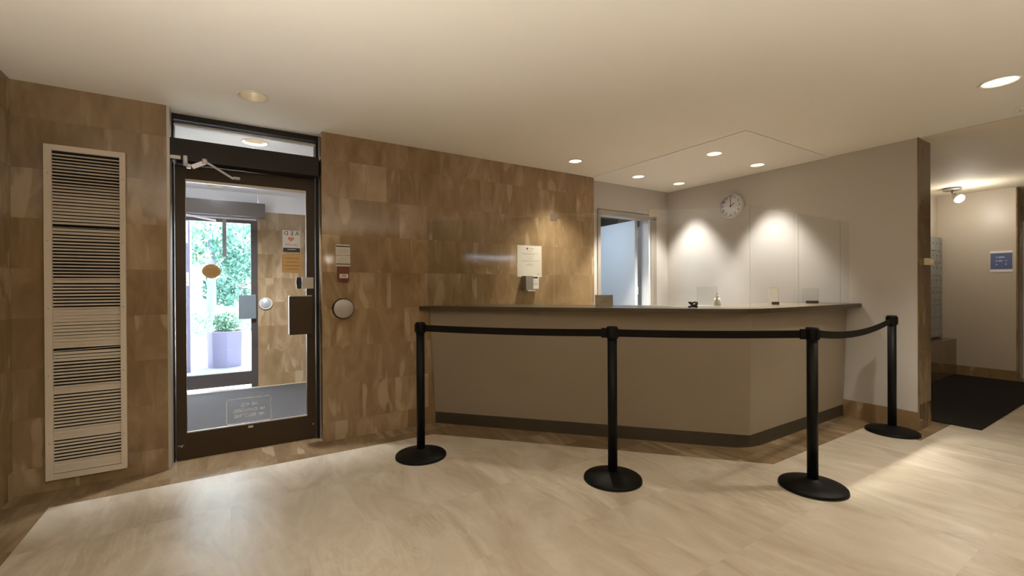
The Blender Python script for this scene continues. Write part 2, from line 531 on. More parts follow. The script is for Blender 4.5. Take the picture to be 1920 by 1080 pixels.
# ------------------------------------------------------------------ vestibule (beyond the inner door)
ZV = 2.46; YF = 6.563
wall('floor_vestibule', -1.7, 1.7, 4.10, YF + 0.1, -0.1, 0.0, FLOOR)
VCEIL = painted('vestibule_ceiling_paint', (0.88, 0.89, 0.92), 0.6, 0.02, 1, 0)
b = new(); box(b, -1.7, 1.7, 4.12, YF + 0.12, ZV, ZV + 0.14)
vc = struct('ceiling_vestibule', b, VCEIL, uv=False)
VL = [(0.187, 4.24, 0.085, 'gold'), (-0.12, 6.27, 0.085, 'gold')]
cut_holes(vc, [(x, y, r) for x, y, r, k in VL], ZV - 0.05, ZV + 0.12)
wall('wall_vestibule_left', -1.72, -1.60, 4.30, YF, -0.1, ZV, STONE)
wall('wall_vestibule_right', 1.60, 1.72, 4.12, YF, -0.1, ZV, STONE)
wall('wall_facade', 0.310, 1.72, YF, YF + 0.12, -0.1, 2.235, STONE)
b = new(); box(b, -1.72, 0.318, YF, YF + 0.12, 2.15, ZV); box(b, 0.324, 1.72, YF, YF + 0.12, 2.235, ZV)
struct('wall_facade_top', b, VCEIL, uv=False)
wall('wall_facade_left', -1.72, -0.98, YF, YF + 0.12, -0.1, 2.15, STONE)
b = new(); box(b, -1.2, 1.55, 4.13, 6.44, 0.001, 0.012)
tag(link('entrance_mat', b, MAT2), 'slate grey entrance mat on the vestibule floor behind the glass door', 'mat')

# ------------------------------------------------------------------ inner entrance door
YD = 4.045
d1 = sroot('door_1', (0.14, YD, 0))
b = new()
box(b, -0.362, -0.335, YD, YD + 0.11, 0, H); box(b, 0.618, 0.640, YD, YD + 0.11, 0, H)
box(b, -0.335, 0.618, YD, YD + 0.11, 2.488, H); box(b, -0.335, 0.618, YD, YD + 0.11, 2.17, 2.352)
link('door_frame', b, BRONZE, d1)
b = new()
box(b, -0.335, 0.618, YD + 0.015, YD + 0.02, 2.45, 2.462)
link('glazing_bead', b, TRIMG, d1)
b = new(); box(b, -0.335, 0.618, YD + 0.05, YD + 0.056, 2.352, 2.488)
link('transom_glass', b, GLASS, d1)
b = new(); box(b, -0.362, -0.345, YA + 0.004, YD, 0, H)
link('jamb_trim', b, TRIMG, d1)
b = new()
box(b, -0.330, -0.268, YD + 0.015, YD + 0.06, 0.002, 2.165); box(b, 0.545, 0.612, YD + 0.015, YD + 0.06, 0.002, 2.165)
box(b, -0.268, 0.545, YD + 0.015, YD + 0.06, 2.066, 2.165); box(b, -0.268, 0.545, YD + 0.015, YD + 0.06, 0.002, 0.192)
leaf = link('door_leaf', b, BRONZE2, d1)
b = new(); box(b, -0.268, 0.545, YD + 0.034, YD + 0.042, 0.192, 2.066)
link('glass_pane', b, GLASS, d1)
b = new()
box(b, -0.268, 0.545, YD + 0.018, YD + 0.034, 2.046, 2.066); box(b, -0.268, 0.545, YD + 0.018, YD + 0.034, 0.192, 0.200)
link('glazing_strip', b, TRIMG, d1)
b = new(); box(b, -0.352, 0.628, 3.925, YD - 0.001, 2.168, 2.322, bevel=0.006)
op = link('door_operator', b, BRONZE, d1)
b = new(); box(b, -0.345, -0.285, 3.9195, 3.925, 2.150 + 0.022, 2.150 + 0.046)
link('operator_label', b, WHITE, op)['label'] = 'small white label'
b = new()
def flatbar(bm, p, q, w, t):
    p, q = Vector(p), Vector(q); d = (q - p); L = d.length
    X = d.normalized(); Yv = Vector((0, 1, 0)); Z = X.cross(Yv).normalized(); Yv = Z.cross(X)
    M = Matrix((X, Yv, Z)).transposed().to_4x4(); M.translation = p
    box(bm, 0, L, -t/2, t/2, -w/2, w/2, M)
flatbar(b, (-0.215, 3.86, 2.112), (-0.139, 3.86, 2.156), 0.030, 0.010)
flatbar(b, (-0.145, 3.85, 2.164), (0.030, 3.98, 2.085), 0.014, 0.010)
lathe(b, [(0.016, 0), (0.016, 0.03)], 20, Matrix.Translation((-0.142, 3.85, 2.145)))
lathe(b, [(0.014, 0), (0.014, 0.03)], 20, Matrix.Translation((-0.235, 3.86, 2.10)))
lathe(b, [(0.014, 0), (0.014, 0.07)], 20, Matrix.Translation((-0.255, 3.88, 2.12)))
link('closer_arm', b, SILVER, d1)
b = new(); box(b, 0.03, 0.075, 4.0, YD + 0.016, 2.088, 2.106)
link('arm_bracket', b, STEEL, d1)
# panic lock box and latch
b = new(); box(b, 0.407, 0.578, 3.985, 4.052, 0.880, 1.190, bevel=0.004)
lk = link('exit_device', b, BRONZE2, d1)
b = new(); box(b, 0.409, 0.576, 3.986, 4.03, 1.190, 1.197); box(b, 0.405, 0.410, 3.986, 4.03, 0.885, 1.19)
link('device_edge', b, TRIMG, lk)
b = new(); box(b, 0.508, 0.595, 4.030, 4.058, 1.252, 1.346, bevel=0.003)
lp = link('latch_plate', b, mat('beige_latch_enamel', (0.46, 0.42, 0.36), 0.4), d1)
b = new()
pts = [(0.468, 1.345), (0.500, 1.345), (0.505, 1.30), (0.500, 1.252), (0.470, 1.252), (0.463, 1.30)]
lo = [b.verts.new((x, 4.03, z)) for x, z in pts]; hi = [b.verts.new((x, 4.058, z)) for x, z in pts]
b.faces.new(lo); b.faces.new(hi)
for i in range(6): b.faces.new((lo[i], lo[(i+1) % 6], hi[(i+1) % 6], hi[i]))
link('latch_pull', b, BRONZE, lp)
b = new()
for x, z in ((-0.30, 0.10), (0.59, 0.12)):
    lathe(b, [(0.006, 0), (0.006, 0.004)], 14, Matrix.Translation((x, YD + 0.015, z)) @ Matrix.Rotation(PI/2, 4, 'X'))
box(b, -0.322, -0.285, YD + 0.012, YD + 0.015, 0.105, 0.110)
link('pivot_screw', b, STEEL, d1)
b = new(); box(b, 0.12, 0.155, YD + 0.009, YD + 0.015, 0.165, 0.182, bevel=0.002)
link('door_stop', b, TRIMG, d1)
# decals on the pane, printed to be read from outside
YS = YD + 0.0335
b = new(); box(b, 0.370, 0.503, YS - 0.0006, YS, 1.553, 1.732)
s1 = link('aed_sticker', b, STICKW, d1); s1['label'] = 'white sticker reading AED, seen from behind'
b = new(); box(b, 0.3735, 0.4995, YS - 0.0012, YS - 0.0006, 1.553, 1.588); link('sticker_band', b, STICKD, s1)
text('aed_lettering', 'A E D', 0.048, STICKD, s1, face_back((0.4365, YS - 0.001, 1.706)), sx=0.98)
b = new()
hp = []
for i in range(40):
    t = 2*PI*i/40
    hp.append((0.0019*16*math.sin(t)**3*0.75, 0.0019*(13*math.cos(t) - 5*math.cos(2*t) - 2*math.cos(3*t) - math.cos(4*t))*0.75))
vs = [b.verts.new((0.432 + x, YS - 0.0012, 1.660 + z)) for x, z in hp]; b.faces.new(vs)
r = bmesh.ops.extrude_face_region(b, geom=b.faces[:]); bmesh.ops.translate(b, vec=(0, 0.0006, 0), verts=[v for v in r['geom'] if isinstance(v, bmesh.types.BMVert)])
link('heart_mark', b, REDINK, s1)
text('on_site_lettering', 'ON SITE', 0.022, INK, s1, face_back((0.4365, YS - 0.001, 1.612)), sx=1.15)
bars('small_print', [(-0.03, 0.03, 0.004)], STICKW, s1, face_front((0.4365, YS - 0.0012, 1.570)), 0.0006, 0.004)
b = new(); box(b, 0.364, 0.518, YS - 0.0006, YS, 1.383, 1.537)
s2 = link('notice_sticker', b, STICKO, d1); s2['label'] = 'orange square sticker with four lines of print'
bars('small_print', [(-0.055, 0.05, 0.042, 0.006), (-0.042, 0.045, 0.012, 0.006), (-0.06, 0.06, -0.018, 0.006), (-0.045, 0.045, -0.047, 0.006)], OCHRE, s2, face_front((0.441, YS - 0.0006, 1.46)), 0.0006)
b = new(); lathe(b, [(1, 0), (1, 0.0006)], 40, Matrix.Translation((-0.113, YS, 1.388)) @ Matrix.Rotation(PI/2, 4, 'X') @ Matrix.Diagonal((0.060, 0.053, 1, 1)))
s3 = link('oval_sticker', b, STICKO, d1); s3['label'] = 'orange oval sticker with faint print'
bars('small_print', [(-0.035, 0.035, 0.018, 0.004), (-0.045, 0.045, 0.004, 0.004), (-0.045, 0.045, -0.010, 0.004), (-0.03, 0.03, -0.024, 0.004)], OCHRE, s3, face_front((-0.113, YS - 0.0006, 1.388)), 0.0006)
# frosted "no pets" decal: a rounded outline and three lines
def rr(cx, cz, w, h, r, n=6):
    o = []
    for sx, sz, a0 in ((1, 1, 0), (-1, 1, PI/2), (-1, -1, PI), (1, -1, 1.5*PI)):
        for i in range(n + 1):
            a = a0 + PI/2*i/n
            o.append((cx + sx*(w/2 - r) + r*math.cos(a), cz + sz*(h/2 - r) + r*math.sin(a)))
    return o
b = new()
o1, o2 = rr(0.130, 0.302, 0.305, 0.195, 0.016), rr(0.130, 0.302, 0.297, 0.187, 0.012)
v1 = [b.verts.new((x, YS, z)) for x, z in o1]; v2 = [b.verts.new((x, YS, z)) for x, z in o2]
for i in range(len(v1)):
    j = (i + 1) % len(v1); b.faces.new((v1[i], v1[j], v2[j], v2[i]))
r = bmesh.ops.extrude_face_region(b, geom=b.faces[:]); bmesh.ops.translate(b, vec=(0, -0.0006, 0), verts=[v for v in r['geom'] if isinstance(v, bmesh.types.BMVert)])
s4 = link('rules_decal', b, DECAL, d1); s4['label'] = 'frosted outline reading no pets, no canvassers, no soliciting'
for i, t in enumerate(('NO PETS', 'NO CANVASSERS', 'NO SOLICITING')):
    text('rules_lettering', t, 0.032, DECAL, s4, face_back((0.130, YS, 0.345 - i*0.042)), sx=0.88)

# ------------------------------------------------------------------ outer door in the facade
d2 = sroot('door_2', (-0.3, YF, 0))
b = new()
box(b, 0.236, 0.310, YF + 0.02, YF + 0.10, 0, 2.15); box(b, -0.98, -0.90, YF + 0.02, YF + 0.10, 0, 2.15)
box(b, -0.90, 0.236, YF + 0.02, YF + 0.10, 2.075, 2.15); box(b, -0.90, 0.236, YF + 0.02, YF + 0.10, 0.04, 0.205)
link('door_frame', b, painted('outer_door_bronze', (0.06, 0.052, 0.05), 0.4, 0.1, 4, 0), d2)
b = new(); box(b, -0.90, 0.236, YF + 0.055, YF + 0.062, 0.205, 2.075)
link('glass_pane', b, GLASS, d2)
b = new(); box(b, -0.95, 0.390, 6.443, YF - 0.002, 2.150, 2.323, bevel=0.004)
link('door_operator', b, mat('grey_brown_operator', (0.085, 0.072, 0.068), 0.5), d2)
b = new(); box(b, -0.90, 0.30, YF + 0.005, YF + 0.018, 2.118, 2.140); link('track_strip', b, SILVER, d2)
b = new(); flatbar(b, (-0.42, 6.40, 2.115), (-0.13, 6.44, 2.075), 0.018, 0.012); link('closer_arm', b, SILVER, d2)
b = new(); flatbar(b, (-0.045, 6.50, 2.10), (-0.045, 6.50, 1.64), 0.04, 0.055); link('closer_rod', b, mat('grey_closer_rod', (0.16, 0.15, 0.16), 0.5), d2)
b = new(); box(b, 0.098, 0.288, 6.50, YF + 0.02, 0.873, 1.175, bevel=0.006); link('exit_device', b, mat('slate_exit_device', (0.13, 0.16, 0.18), 0.5), d2)
def ring(bm, cx, y, cz, R, w, t=0.001, slash=True):
    n = 36
    a = [bm.verts.new((cx + R*math.cos(2*PI*i/n), y, cz + R*math.sin(2*PI*i/n))) for i in range(n)]
    c = [bm.verts.new((cx + (R-w)*math.cos(2*PI*i/n), y, cz + (R-w)*math.sin(2*PI*i/n))) for i in range(n)]
    for i in range(n):
        j = (i+1) % n; bm.faces.new((a[i], a[j], c[j], c[i]))
    if slash:
        box(bm, -R + w, R - w, 0, 0.0005, -w/2, w/2, Matrix.Translation((cx, y, cz)) @ Matrix.Rotation(PI/4, 4, 'Y'))
b = new(); ring(b, 0.162, YF + 0.054, 1.262, 0.046, 0.008); link('no_smoking_sticker', b, mat('grey_red_print', (0.50, 0.40, 0.42), 0.6), d2)
b = new()
lathe(b, [(0.072, 0), (0.072, 0.02), (0.064, 0.028), (0, 0.028)], 36, Matrix.Translation((0.397, YF, 1.061)) @ Matrix.Rotation(PI/2, 4, 'X'))
t = thing('push_plate_switch', 'round grey door push plate on the vestibule stone beside the outer door', 'door button', (0.397, YF, 1.061), 'round push plates for the doors')
link('plate', b, mat('grey_push_plate', (0.42, 0.42, 0.44), 0.35, 0.3), t)
b = new(); lathe(b, [(0.074, 0), (0.074, 0.03), (0.066, 0.03), (0.066, 0)], 36, Matrix.Translation((0.397, YF, 1.061)) @ Matrix.Rotation(PI/2, 4, 'X'), cap=False)
link('ring', b, WHITE, t)

# ------------------------------------------------------------------ office door in the back wall
d3 = sroot('door_3', (4.2, 4.0, 0))
b = new()
box(b, 3.748, 3.797, 3.99, 4.13, 0, 2.148); box(b, 4.690, 4.800, 3.99, 4.13, 0, 2.148)
box(b, 3.748, 4.800, 3.99, 4.13, 2.128, 2.190)
link('door_frame', b, FRAMEP, d3)
b = new()
ang = math.radians(84)
M = Matrix.Translation((4.575, 4.14, 0)) @ Matrix.Rotation(ang, 4, 'Z')
box(b, 0, 0.90, -0.022, 0.022, 0.01, 2.135, M)
lf = link('door_leaf', b, DOORW, d3)
b = new(); box(b, 4.583, 4.60, 4.13, 4.15, 1.15, 1.25); box(b, 4.583, 4.60, 4.13, 4.15, 0.25, 0.35); box(b, 4.583, 4.60, 4.13, 4.15, 1.90, 2.0)
link('hinge', b, SILVER, d3)
b = new(); box(b, 4.655, 4.692, 4.00, 4.12, 0, 2.13)
link('jamb_liner', b, DOORW, d3)
# room behind the office door
wall('floor_office', 3.2, 5.6, 4.10, 7.3, -0.1, 0, BORDER)
b = new(); box(b, 3.2, 5.6, 4.12, 7.3, 2.40, 2.5); struct('ceiling_back_office', b, VCEIL, uv=False)
BOFF = painted('back_office_paint', (0.55, 0.58, 0.62), 0.6, 0.02, 1, 0)
wall('wall_back_office_left', 3.05, 3.2, 4.12, 7.3, -0.1, 2.5, BOFF)
wall('wall_back_office_right', 5.5, 5.65, 4.12, 7.3, -0.1, 2.5, BOFF)
wall('wall_back_office_end', 3.05, 5.65, 7.2, 7.35, -0.1, 2.5, BOFF)
b = new(); box(b, 4.62, 5.2, 5.4, 5.9, 0, 2.0)
t = tag(link('filing_cabinet', b, mat('dark_grey_steel', (0.05, 0.055, 0.05), 0.5)), 'dark cabinet in the back room behind the half-open door', 'cabinet')
b = new(); box(b, 5.02, 5.49, 4.9, 5.9, 2.20, 2.398)
tag(link('duct_box', b, mat('dark_duct_paint', (0.035, 0.04, 0.03), 0.6)), 'dark box under the back room ceiling, above the open office door', 'duct')
tl = thing('office_ceiling_light', 'cool white ceiling panel in the room behind the office door', 'ceiling light', (4.0, 5.0, 2.40))  # unseen panel and lamp added in place of the back room's daylight
b = new(); box(b, 3.45, 3.95, 4.35, 4.85, 2.375, 2.398); link('light_frame', b, WHITE, tl)
b = new(); box(b, 3.48, 3.92, 4.38, 4.82, 2.370, 2.375); link('diffuser', b, mat('cool_diffuser', (1, 1, 1), 0.5, emit=(0.62, 0.80, 1.0), emit_s=3.0), tl)
lamp('office_panel_glow', 'AREA', (3.70, 4.60, 2.36), 15, (0.60, 0.78, 1.0), size=0.45)

# ------------------------------------------------------------------ vent grille on the left wall
gr = thing('vent_grille', 'tall cream wall vent with many bent horizontal slats, left of the entrance door', 'vent', (-0.77, YA, 0.065))
gx0, gx1, gz0, gz1 = -0.966, -0.578, 0.068, 2.160
b = new()
box(b, gx0, gx0 + 0.036, 3.876, 3.901, gz0, gz1, bevel=0.002); box(b, gx1 - 0.030, gx1, 3.876, 3.901, gz0, gz1, bevel=0.002)
box(b, gx0 + 0.035, gx1 - 0.029, 3.876, 3.901, gz1 - 0.036, gz1, bevel=0.002); box(b, gx0 + 0.035, gx1 - 0.029, 3.876, 3.901, gz0, gz0 + 0.036, bevel=0.002)
link('grille_frame', b, GRILLE, gr)
b = new(); box(b, gx0 + 0.034, gx1 - 0.028, 3.8965, 3.9005, gz0 + 0.03, gz1 - 0.03); link('backing', b, DARK, gr)
b = new()
def closed(z):
    zones = [(0.10, 0.165, 0.95), (0.165, 0.30, 0.50), (0.30, 0.37, 0.95), (0.37, 0.50, 0.52), (0.50, 0.60, 0.52), (0.60, 0.635, 0.95),
             (0.635, 0.80, 0.46), (0.80, 0.86, 0.8), (0.875, 0.94, 0.98), (0.94, 1.05, 0.82), (1.05, 1.08, 1.0), (1.09, 1.13, 1.0), (1.13, 1.28, 0.52),
             (1.28, 1.30, 0.9), (1.30, 1.43, 0.48), (1.43, 1.60, 0.56), (1.60, 1.64, 0.8), (1.66, 1.84, 0.74), (1.84, 1.90, 0.6), (1.90, 2.14, 0.52)]
    for a, c, v in zones:
        if a <= z < c: return v
    return 0.15
z = gz0 + 0.040; i = 0
while z < gz1 - 0.045:
    p = 0.0205
    c = closed(z) + random.uniform(-0.06, 0.06)
    hgt = p * max(0.12, min(0.97, c))
    tilt = random.uniform(-0.0012, 0.0012)
    if abs(z - 0.865) < 0.012: tilt = 0.011
    x0, x1 = gx0 + 0.034, gx1 - 0.028
    zt = z + hgt
    vs = [b.verts.new(q) for q in ((x0, 3.884, z), (x1, 3.884, z + tilt), (x1, 3.892, zt + tilt), (x0, 3.892, zt),
                                   (x0, 3.886, z), (x1, 3.886, z + tilt), (x1, 3.894, zt + tilt), (x0, 3.894, zt))]
    for f in ((0, 1, 2, 3), (4, 5, 6, 7), (0, 1, 5, 4), (2, 3, 7, 6), (0, 3, 7, 4), (1, 2, 6, 5)):
        b.faces.new([vs[k] for k in f])
    z += p; i += 1
link('slats', b, SLAT, gr)
for sx in (gx0 + 0.018, gx1 - 0.015):
    for sz in (0.30, 0.72, 1.14, 1.56, 1.98):
        b = new(); lathe(b, [(0.0045, 0), (0.0035, 0.002), (0, 0.0022)], 12, Matrix.Translation((sx, 3.876, sz)) @ Matrix.Rotation(PI/2, 4, 'X'))
        link('screw', b, TRIMG, gr)

# ------------------------------------------------------------------ things on the stone wall right of the door
t = thing('instruction_card', 'white printed card in two panels above the red pull box', 'sign', (0.80, YA, 1.44))
b = new(); box(b, 0.745, 0.860, YA - 0.006, YA - 0.001, 1.437, 1.618); link('card', b, PAPER, t)
for yy, hh in ((0.075, 0.010), (0.0, 0.003), (-0.072, 0.008)): bars('dark_band', [(-0.057, 0.057, yy, hh)], DARKINK, t, face_front((0.8025, YA - 0.006, 1.527)))
bars('small_print', [(-0.045, 0.045, 0.05), (-0.04, 0.045, 0.04), (-0.045, 0.04, 0.03), (-0.04, 0.045, 0.02), (-0.02, 0.045, -0.02), (-0.03, 0.045, -0.032), (-0.045, 0.04, -0.045), (-0.04, 0.045, -0.056)], INK, t, face_front((0.8025, YA - 0.006, 1.527)), h=0.002)
t = thing('fire_alarm_pull_station', 'small red fire alarm pull box under the white card', 'fire alarm', (0.80, YA, 1.31))
b = new(); box(b, 0.757, 0.846, YA - 0.035, YA - 0.001, 1.312, 1.432, bevel=0.006); link('housing', b, RED, t)
b = new(); box(b, 0.768, 0.836, YA - 0.044, YA - 0.035, 1.338, 1.372, bevel=0.003); pl = link('pull_handle', b, PAPER, t)
bars('handle_print', [(-0.014, 0.014, 0.006, 0.006), (-0.026, 0.026, -0.004, 0.003)], DARKINK, pl, face_front((0.802, YA - 0.044, 1.355)))
b = new(); box(b, 0.762, 0.842, YA - 0.038, YA - 0.035, 1.318, 1.332); link('lower_lip', b, mat('dark_red', (0.12, 0.015, 0.006), 0.4), t)
t = thing('push_plate_switch', 'round steel door push plate with dark rim, below the red pull box', 'door button', (0.802, YA, 1.085), 'round push plates for the doors')
b = new(); lathe(b, [(0.080, 0), (0.080, 0.026), (0.074, 0.030), (0.066, 0.032), (0, 0.033)], 48, Matrix.Translation((0.802, YA - 0.001, 1.085)) @ Matrix.Rotation(PI/2, 4, 'X')); link('plate', b, STEEL, t)
b = new(); lathe(b, [(0.086, 0), (0.086, 0.014), (0.079, 0.016), (0.079, 0)], 48, Matrix.Translation((0.802, YA - 0.001, 1.085)) @ Matrix.Rotation(PI/2, 4, 'X'), cap=False); link('rim', b, BLACK, t)

t = thing('paper_notice', 'white letter-size notice taped to the stone wall behind the counter', 'notice', (2.69, YA, 1.36))
b = new(); box(b, 2.533, 2.846, YA - 0.003, YA - 0.001, 1.362, 1.695); link('sheet', b, PAPER, t)
MM = face_front((2.6895, YA - 0.003, 1.5285))
bars('small_print', [(-0.035, 0.035, 0.105, 0.003), (-0.10, 0.11, 0.082, 0.003), (-0.07, 0.06, 0.07, 0.003), (-0.045, 0.045, 0.045, 0.003), (-0.03, 0.04, 0.025, 0.003), (-0.10, 0.12, 0.002, 0.004),
                       (-0.035, 0.035, -0.03, 0.003), (-0.045, 0.045, -0.04, 0.003), (0.09, 0.135, -0.134, 0.005), (0.0, 0.055, 0.133, 0.005)], INK, t, MM, 0.0006)
b = new(); lathe(b, [(0.011, 0), (0.011, 0.0008)], 24, Matrix.Translation((2.6595, YA - 0.003, 1.661)) @ Matrix.Rotation(PI/2, 4, 'X')); link('round_mark', b, mat('maroon_print', (0.12, 0.02, 0.02), 0.6), t)
t = thing('wall_dispenser', 'grey wall-mounted dispenser with a white label under the paper notice', 'dispenser', (2.67, YA, 1.21))
b = new(); box(b, 2.585, 2.680, YA - 0.085, YA - 0.002, 1.225, 1.372, bevel=0.004); link('housing', b, painted('taupe_plastic', (0.24, 0.21, 0.18), 0.5), t)
b = new(); box(b, 2.680, 2.768, YA - 0.060, YA - 0.002, 1.235, 1.372, bevel=0.004); fr = link('front_label', b, WHITE, t)
bars('label_print', [(-0.03, 0.03, 0.05, 0.018)], DARKINK, fr, face_front((2.724, YA - 0.060, 1.305)), 0.0008)
bars('label_lines', [(-0.03, 0.01, 0.018), (0.02, 0.032, 0.018), (-0.03, 0.03, -0.005), (-0.03, 0.03, -0.015), (-0.03, 0.03, -0.025)], INK, fr, face_front((2.724, YA - 0.060, 1.305)), 0.0008)
b = new(); box(b, 2.60, 2.70, YA - 0.10, YA - 0.02, 1.212, 1.225, bevel=0.003); link('drip_tray', b, PAPER, t)

# ------------------------------------------------------------------ reception counter
rc = thing('reception_counter', 'long taupe reception counter angled across the corner with a dark toe kick', 'reception desk', (3.3, 2.6, 0))
def slab(bm, P0, P1, z0, Q0, Q1, z1, th):
    """sloped panel: bottom edge P0-P1 at z0, top edge Q0-Q1 at z1, thickness towards the inside"""
    n = Vector((-(P1[1]-P0[1]), P1[0]-P0[0], 0)).normalized() * th
    f = [Vector((*P0, z0)), Vector((*P1, z0)), Vector((*Q1, z1)), Vector((*Q0, z1))]
    a = [bm.verts.new(v) for v in f]; c = [bm.verts.new(v + n) for v in f]
    bm.faces.new(a); bm.faces.new(c)
    for i in range(4):
        j = (i+1) % 4; bm.faces.new((a[i], a[j], c[j], c[i]))
ZC = 1.087; ZT = 1.050
b = new(); slab(b, (1.612, 3.888), (3.381, 1.932), 0.105, (1.560, 3.888), (3.345, 1.895), ZT, 0.03); link('front_panel', b, COUNTER, rc)
b = new(); slab(b, (3.381, 1.932), (5.019, 1.945), 0.105, (3.345, 1.895), (5.019, 1.912), ZT, 0.03); link('side_panel', b, COUNTER, rc)
b = new()
arc = [(1.615, 3.893), (2.43, 2.985), (2.985, 2.375), (3.20, 2.135), (3.33, 2.005), (3.42, 1.955), (3.53, 1.934), (3.66, 1.932), (5.019, 1.945)]
inn = [(5.019, 1.985), (3.66, 1.972), (3.55, 1.972), (3.44, 1.99), (3.36, 2.032), (3.23, 2.165), (3.015, 2.405), (2.46, 3.015), (1.650, 3.893)]
prism(b, arc + inn, 0.0, 0.106); link('toe_kick', b, TOE, rc)
b = new(); box(b, 3.48, 5.019, 2.36, 2.39, 0.0, ZT); prism(b, [(2.05, 3.888), (2.08, 3.888), (3.51, 2.36), (3.48, 2.36)], 0.0, ZT); link('rear_panel', b, COUNTER, rc)
front = [(1.460, 3.893), (1.973, 3.300), (2.46, 2.700), (2.86, 2.210), (3.04, 2.000), (3.13, 1.912), (3.22, 1.857), (3.33, 1.822), (3.46, 1.810), (5.026, 1.795)]
back = [(5.026, 2.42), (3.50, 2.42), (2.15, 3.893)]
b = new(); prism(b, front + back, ZT + 0.002, ZC)
tag(link('countertop', b, CTOP), 'dark brown continuous countertop on the angled reception counter', 'countertop')

# acrylic guards standing along the counter's front edge
GP = [(1.545, 3.885), (2.322, 3.005), (2.862, 2.418), (3.335, 1.902), (4.060, 1.898), (4.835, 1.895), (5.018, 1.893)]
GL = ['clear acrylic guard panel touching the stone wall at the counter’s left end',
      'clear acrylic guard panel in front of the paper notice, joined by two clips',
      'clear acrylic guard panel ending at the counter’s bend',
      'clear acrylic guard panel just right of the counter’s bend',
      'clear acrylic guard panel over the little black-footed card holders',
      'narrow clear acrylic guard panel touching the painted right wall']
for i in range(6):
    P, Q = Vector((*GP[i], 0)), Vector((*GP[i+1], 0))
    d = (Q - P); L = d.length; X = d.normalized(); n = Vector((-X.y, X.x, 0))
    M = Matrix((X, n, Vector((0, 0, 1)))).transposed().to_4x4(); M.translation = P
    t = thing('acrylic_guard', GL[i], 'clear screen', (*P.to_2d(), ZC + 0.001), 'clear acrylic guards on the counter')
    b = new(); box(b, 0.004, L - 0.004, -0.003, 0.003, ZC + 0.001, 1.862, M)
    link('panel', b, PLEXI, t)
    b = new(); box(b, 0.004, L - 0.004, -0.0035, 0.0035, 1.862, 1.866, M); box(b, 0.002, 0.005, -0.0035, 0.0035, ZC + 0.001, 1.866, M)
    link('polished_edge', b, PLEXIE, t)
for i, lb in ((1, 'left'), (2, 'right')):
    x, y = GP[i]
    X = (Vector(GP[i+1]) - Vector(GP[i-1])).normalized()
    M = Matrix(((X.x, -X.y, 0), (X.y, X.x, 0), (0, 0, 1))).to_4x4(); M.translation = (x, y, 0)
    b = new(); box(b, -0.028, 0.028, -0.011, 0.011, 1.815, 1.872, M, bevel=0.003)
    tag(link('guard_clip', b, mat('frosted_clip_' + lb, (0.50, 0.45, 0.38), 0.3)), 'small frosted clip joining the guard panels, ' + ('above the paper notice' if i == 1 else 'in front of the office door frame'), 'clip', 'guard clips')

# little things on the counter
t = thing('tent_card', 'beige folded card standing on the counter before the office door', 'card', (2.79, 2.88, ZC))
M = Matrix.Translation((2.80, 2.905, ZC)) @ Matrix.Rotation(math.radians(-42), 4, 'Z')
b = new(); box(b, -0.078, 0.078, -0.002, 0.002, 0, 0.098, M @ Matrix.Rotation(-0.18, 4, 'X')); link('front_leaf', b, mat('beige_card', (0.40, 0.34, 0.26), 0.7), t)
b = new(); box(b, -0.078, 0.078, -0.002, 0.002, 0, 0.098, Matrix.Translation((0.022, 0.026, 0)) @ M @ Matrix.Rotation(0.18, 4, 'X')); link('rear_leaf', b, PAPER, t)
b = new()
for zz, w in ((0.075, 0.03), (0.058, 0.034), (0.045, 0.02), (0.032, 0.036)): box(b, -w, w, -0.0035, -0.002, zz, zz + 0.004, M @ Matrix.Rotation(-0.18, 4, 'X'))
link('small_print', b, INK, t)
b = new()
random.seed(3)
for k in range(3):
    tube(b, [(3.095 + 0.03*math.cos(a + k*2) + 0.004*k, 2.225 + 0.018*math.sin(a*1.3 + k), ZC + 0.010 + 0.034*abs(math.sin(a*0.9 + k))) for a in [q*0.5 for q in range(9)]], 0.006, 8)
tube(b, [(3.07, 2.245, ZC + 0.006), (3.095, 2.225, ZC + 0.012), (3.125, 2.20, ZC + 0.006)], 0.007, 8)
tag(link('cable_end', b, BLACK), 'small tangled black cord end lying on the counter left of the clear holder', 'cord')
def holder(label, x, y, w, h, rot, foot, insert):
    t = thing('card_holder', label, 'card holder', (x, y, ZC), 'clear card holders on the counter')
    M = Matrix.Translation((x, y, ZC)) @ Matrix.Rotation(rot, 4, 'Z')
    b = new(); box(b, -w/2, w/2, -0.002, 0.002, 0.004, h, M); box(b, -w/2, w/2, -0.03, 0.03, 0.0005, 0.004, M); link('acrylic_stand', b, PLEXIE, t)
    if insert:
        b = new(); box(b, -w/2 + 0.004, w/2 - 0.004, 0.003, 0.0045, 0.02, h - 0.004, M); link('blank_insert', b, insert, t)
    if foot:
        b = new(); box(b, -w*0.36, w*0.36, -0.034, -0.022, 0.004, 0.030, M, bevel=0.002); link('dark_label', b, mat('dark_label_plastic', (0.05, 0.035, 0.03), 0.5), t)
INS = mat('pale_insert', (0.85, 0.80, 0.72), 0.6)
_t = INS.node_tree; _tr = _t.nodes.new('ShaderNodeBsdfTranslucent'); _tr.inputs[0].default_value = (0.9, 0.86, 0.8, 1)
_mx = _t.nodes.new('ShaderNodeMixShader'); _mx.inputs[0].default_value = 0.6
_t.links.new(_t.nodes['Principled BSDF'].outputs[0], _mx.inputs[1]); _t.links.new(_tr.outputs[0], _mx.inputs[2])
_t.links.new(_mx.outputs[0], _t.nodes['Material Output'].inputs[0])
holder('wide empty clear stand on the counter beside the white bottle', 3.486, 2.36, 0.175, 0.165, math.radians(-35), False, None)
holder('narrow card stand with white insert and dark label on the counter', 4.06, 2.10, 0.085, 0.155, math.radians(-35), True, INS)
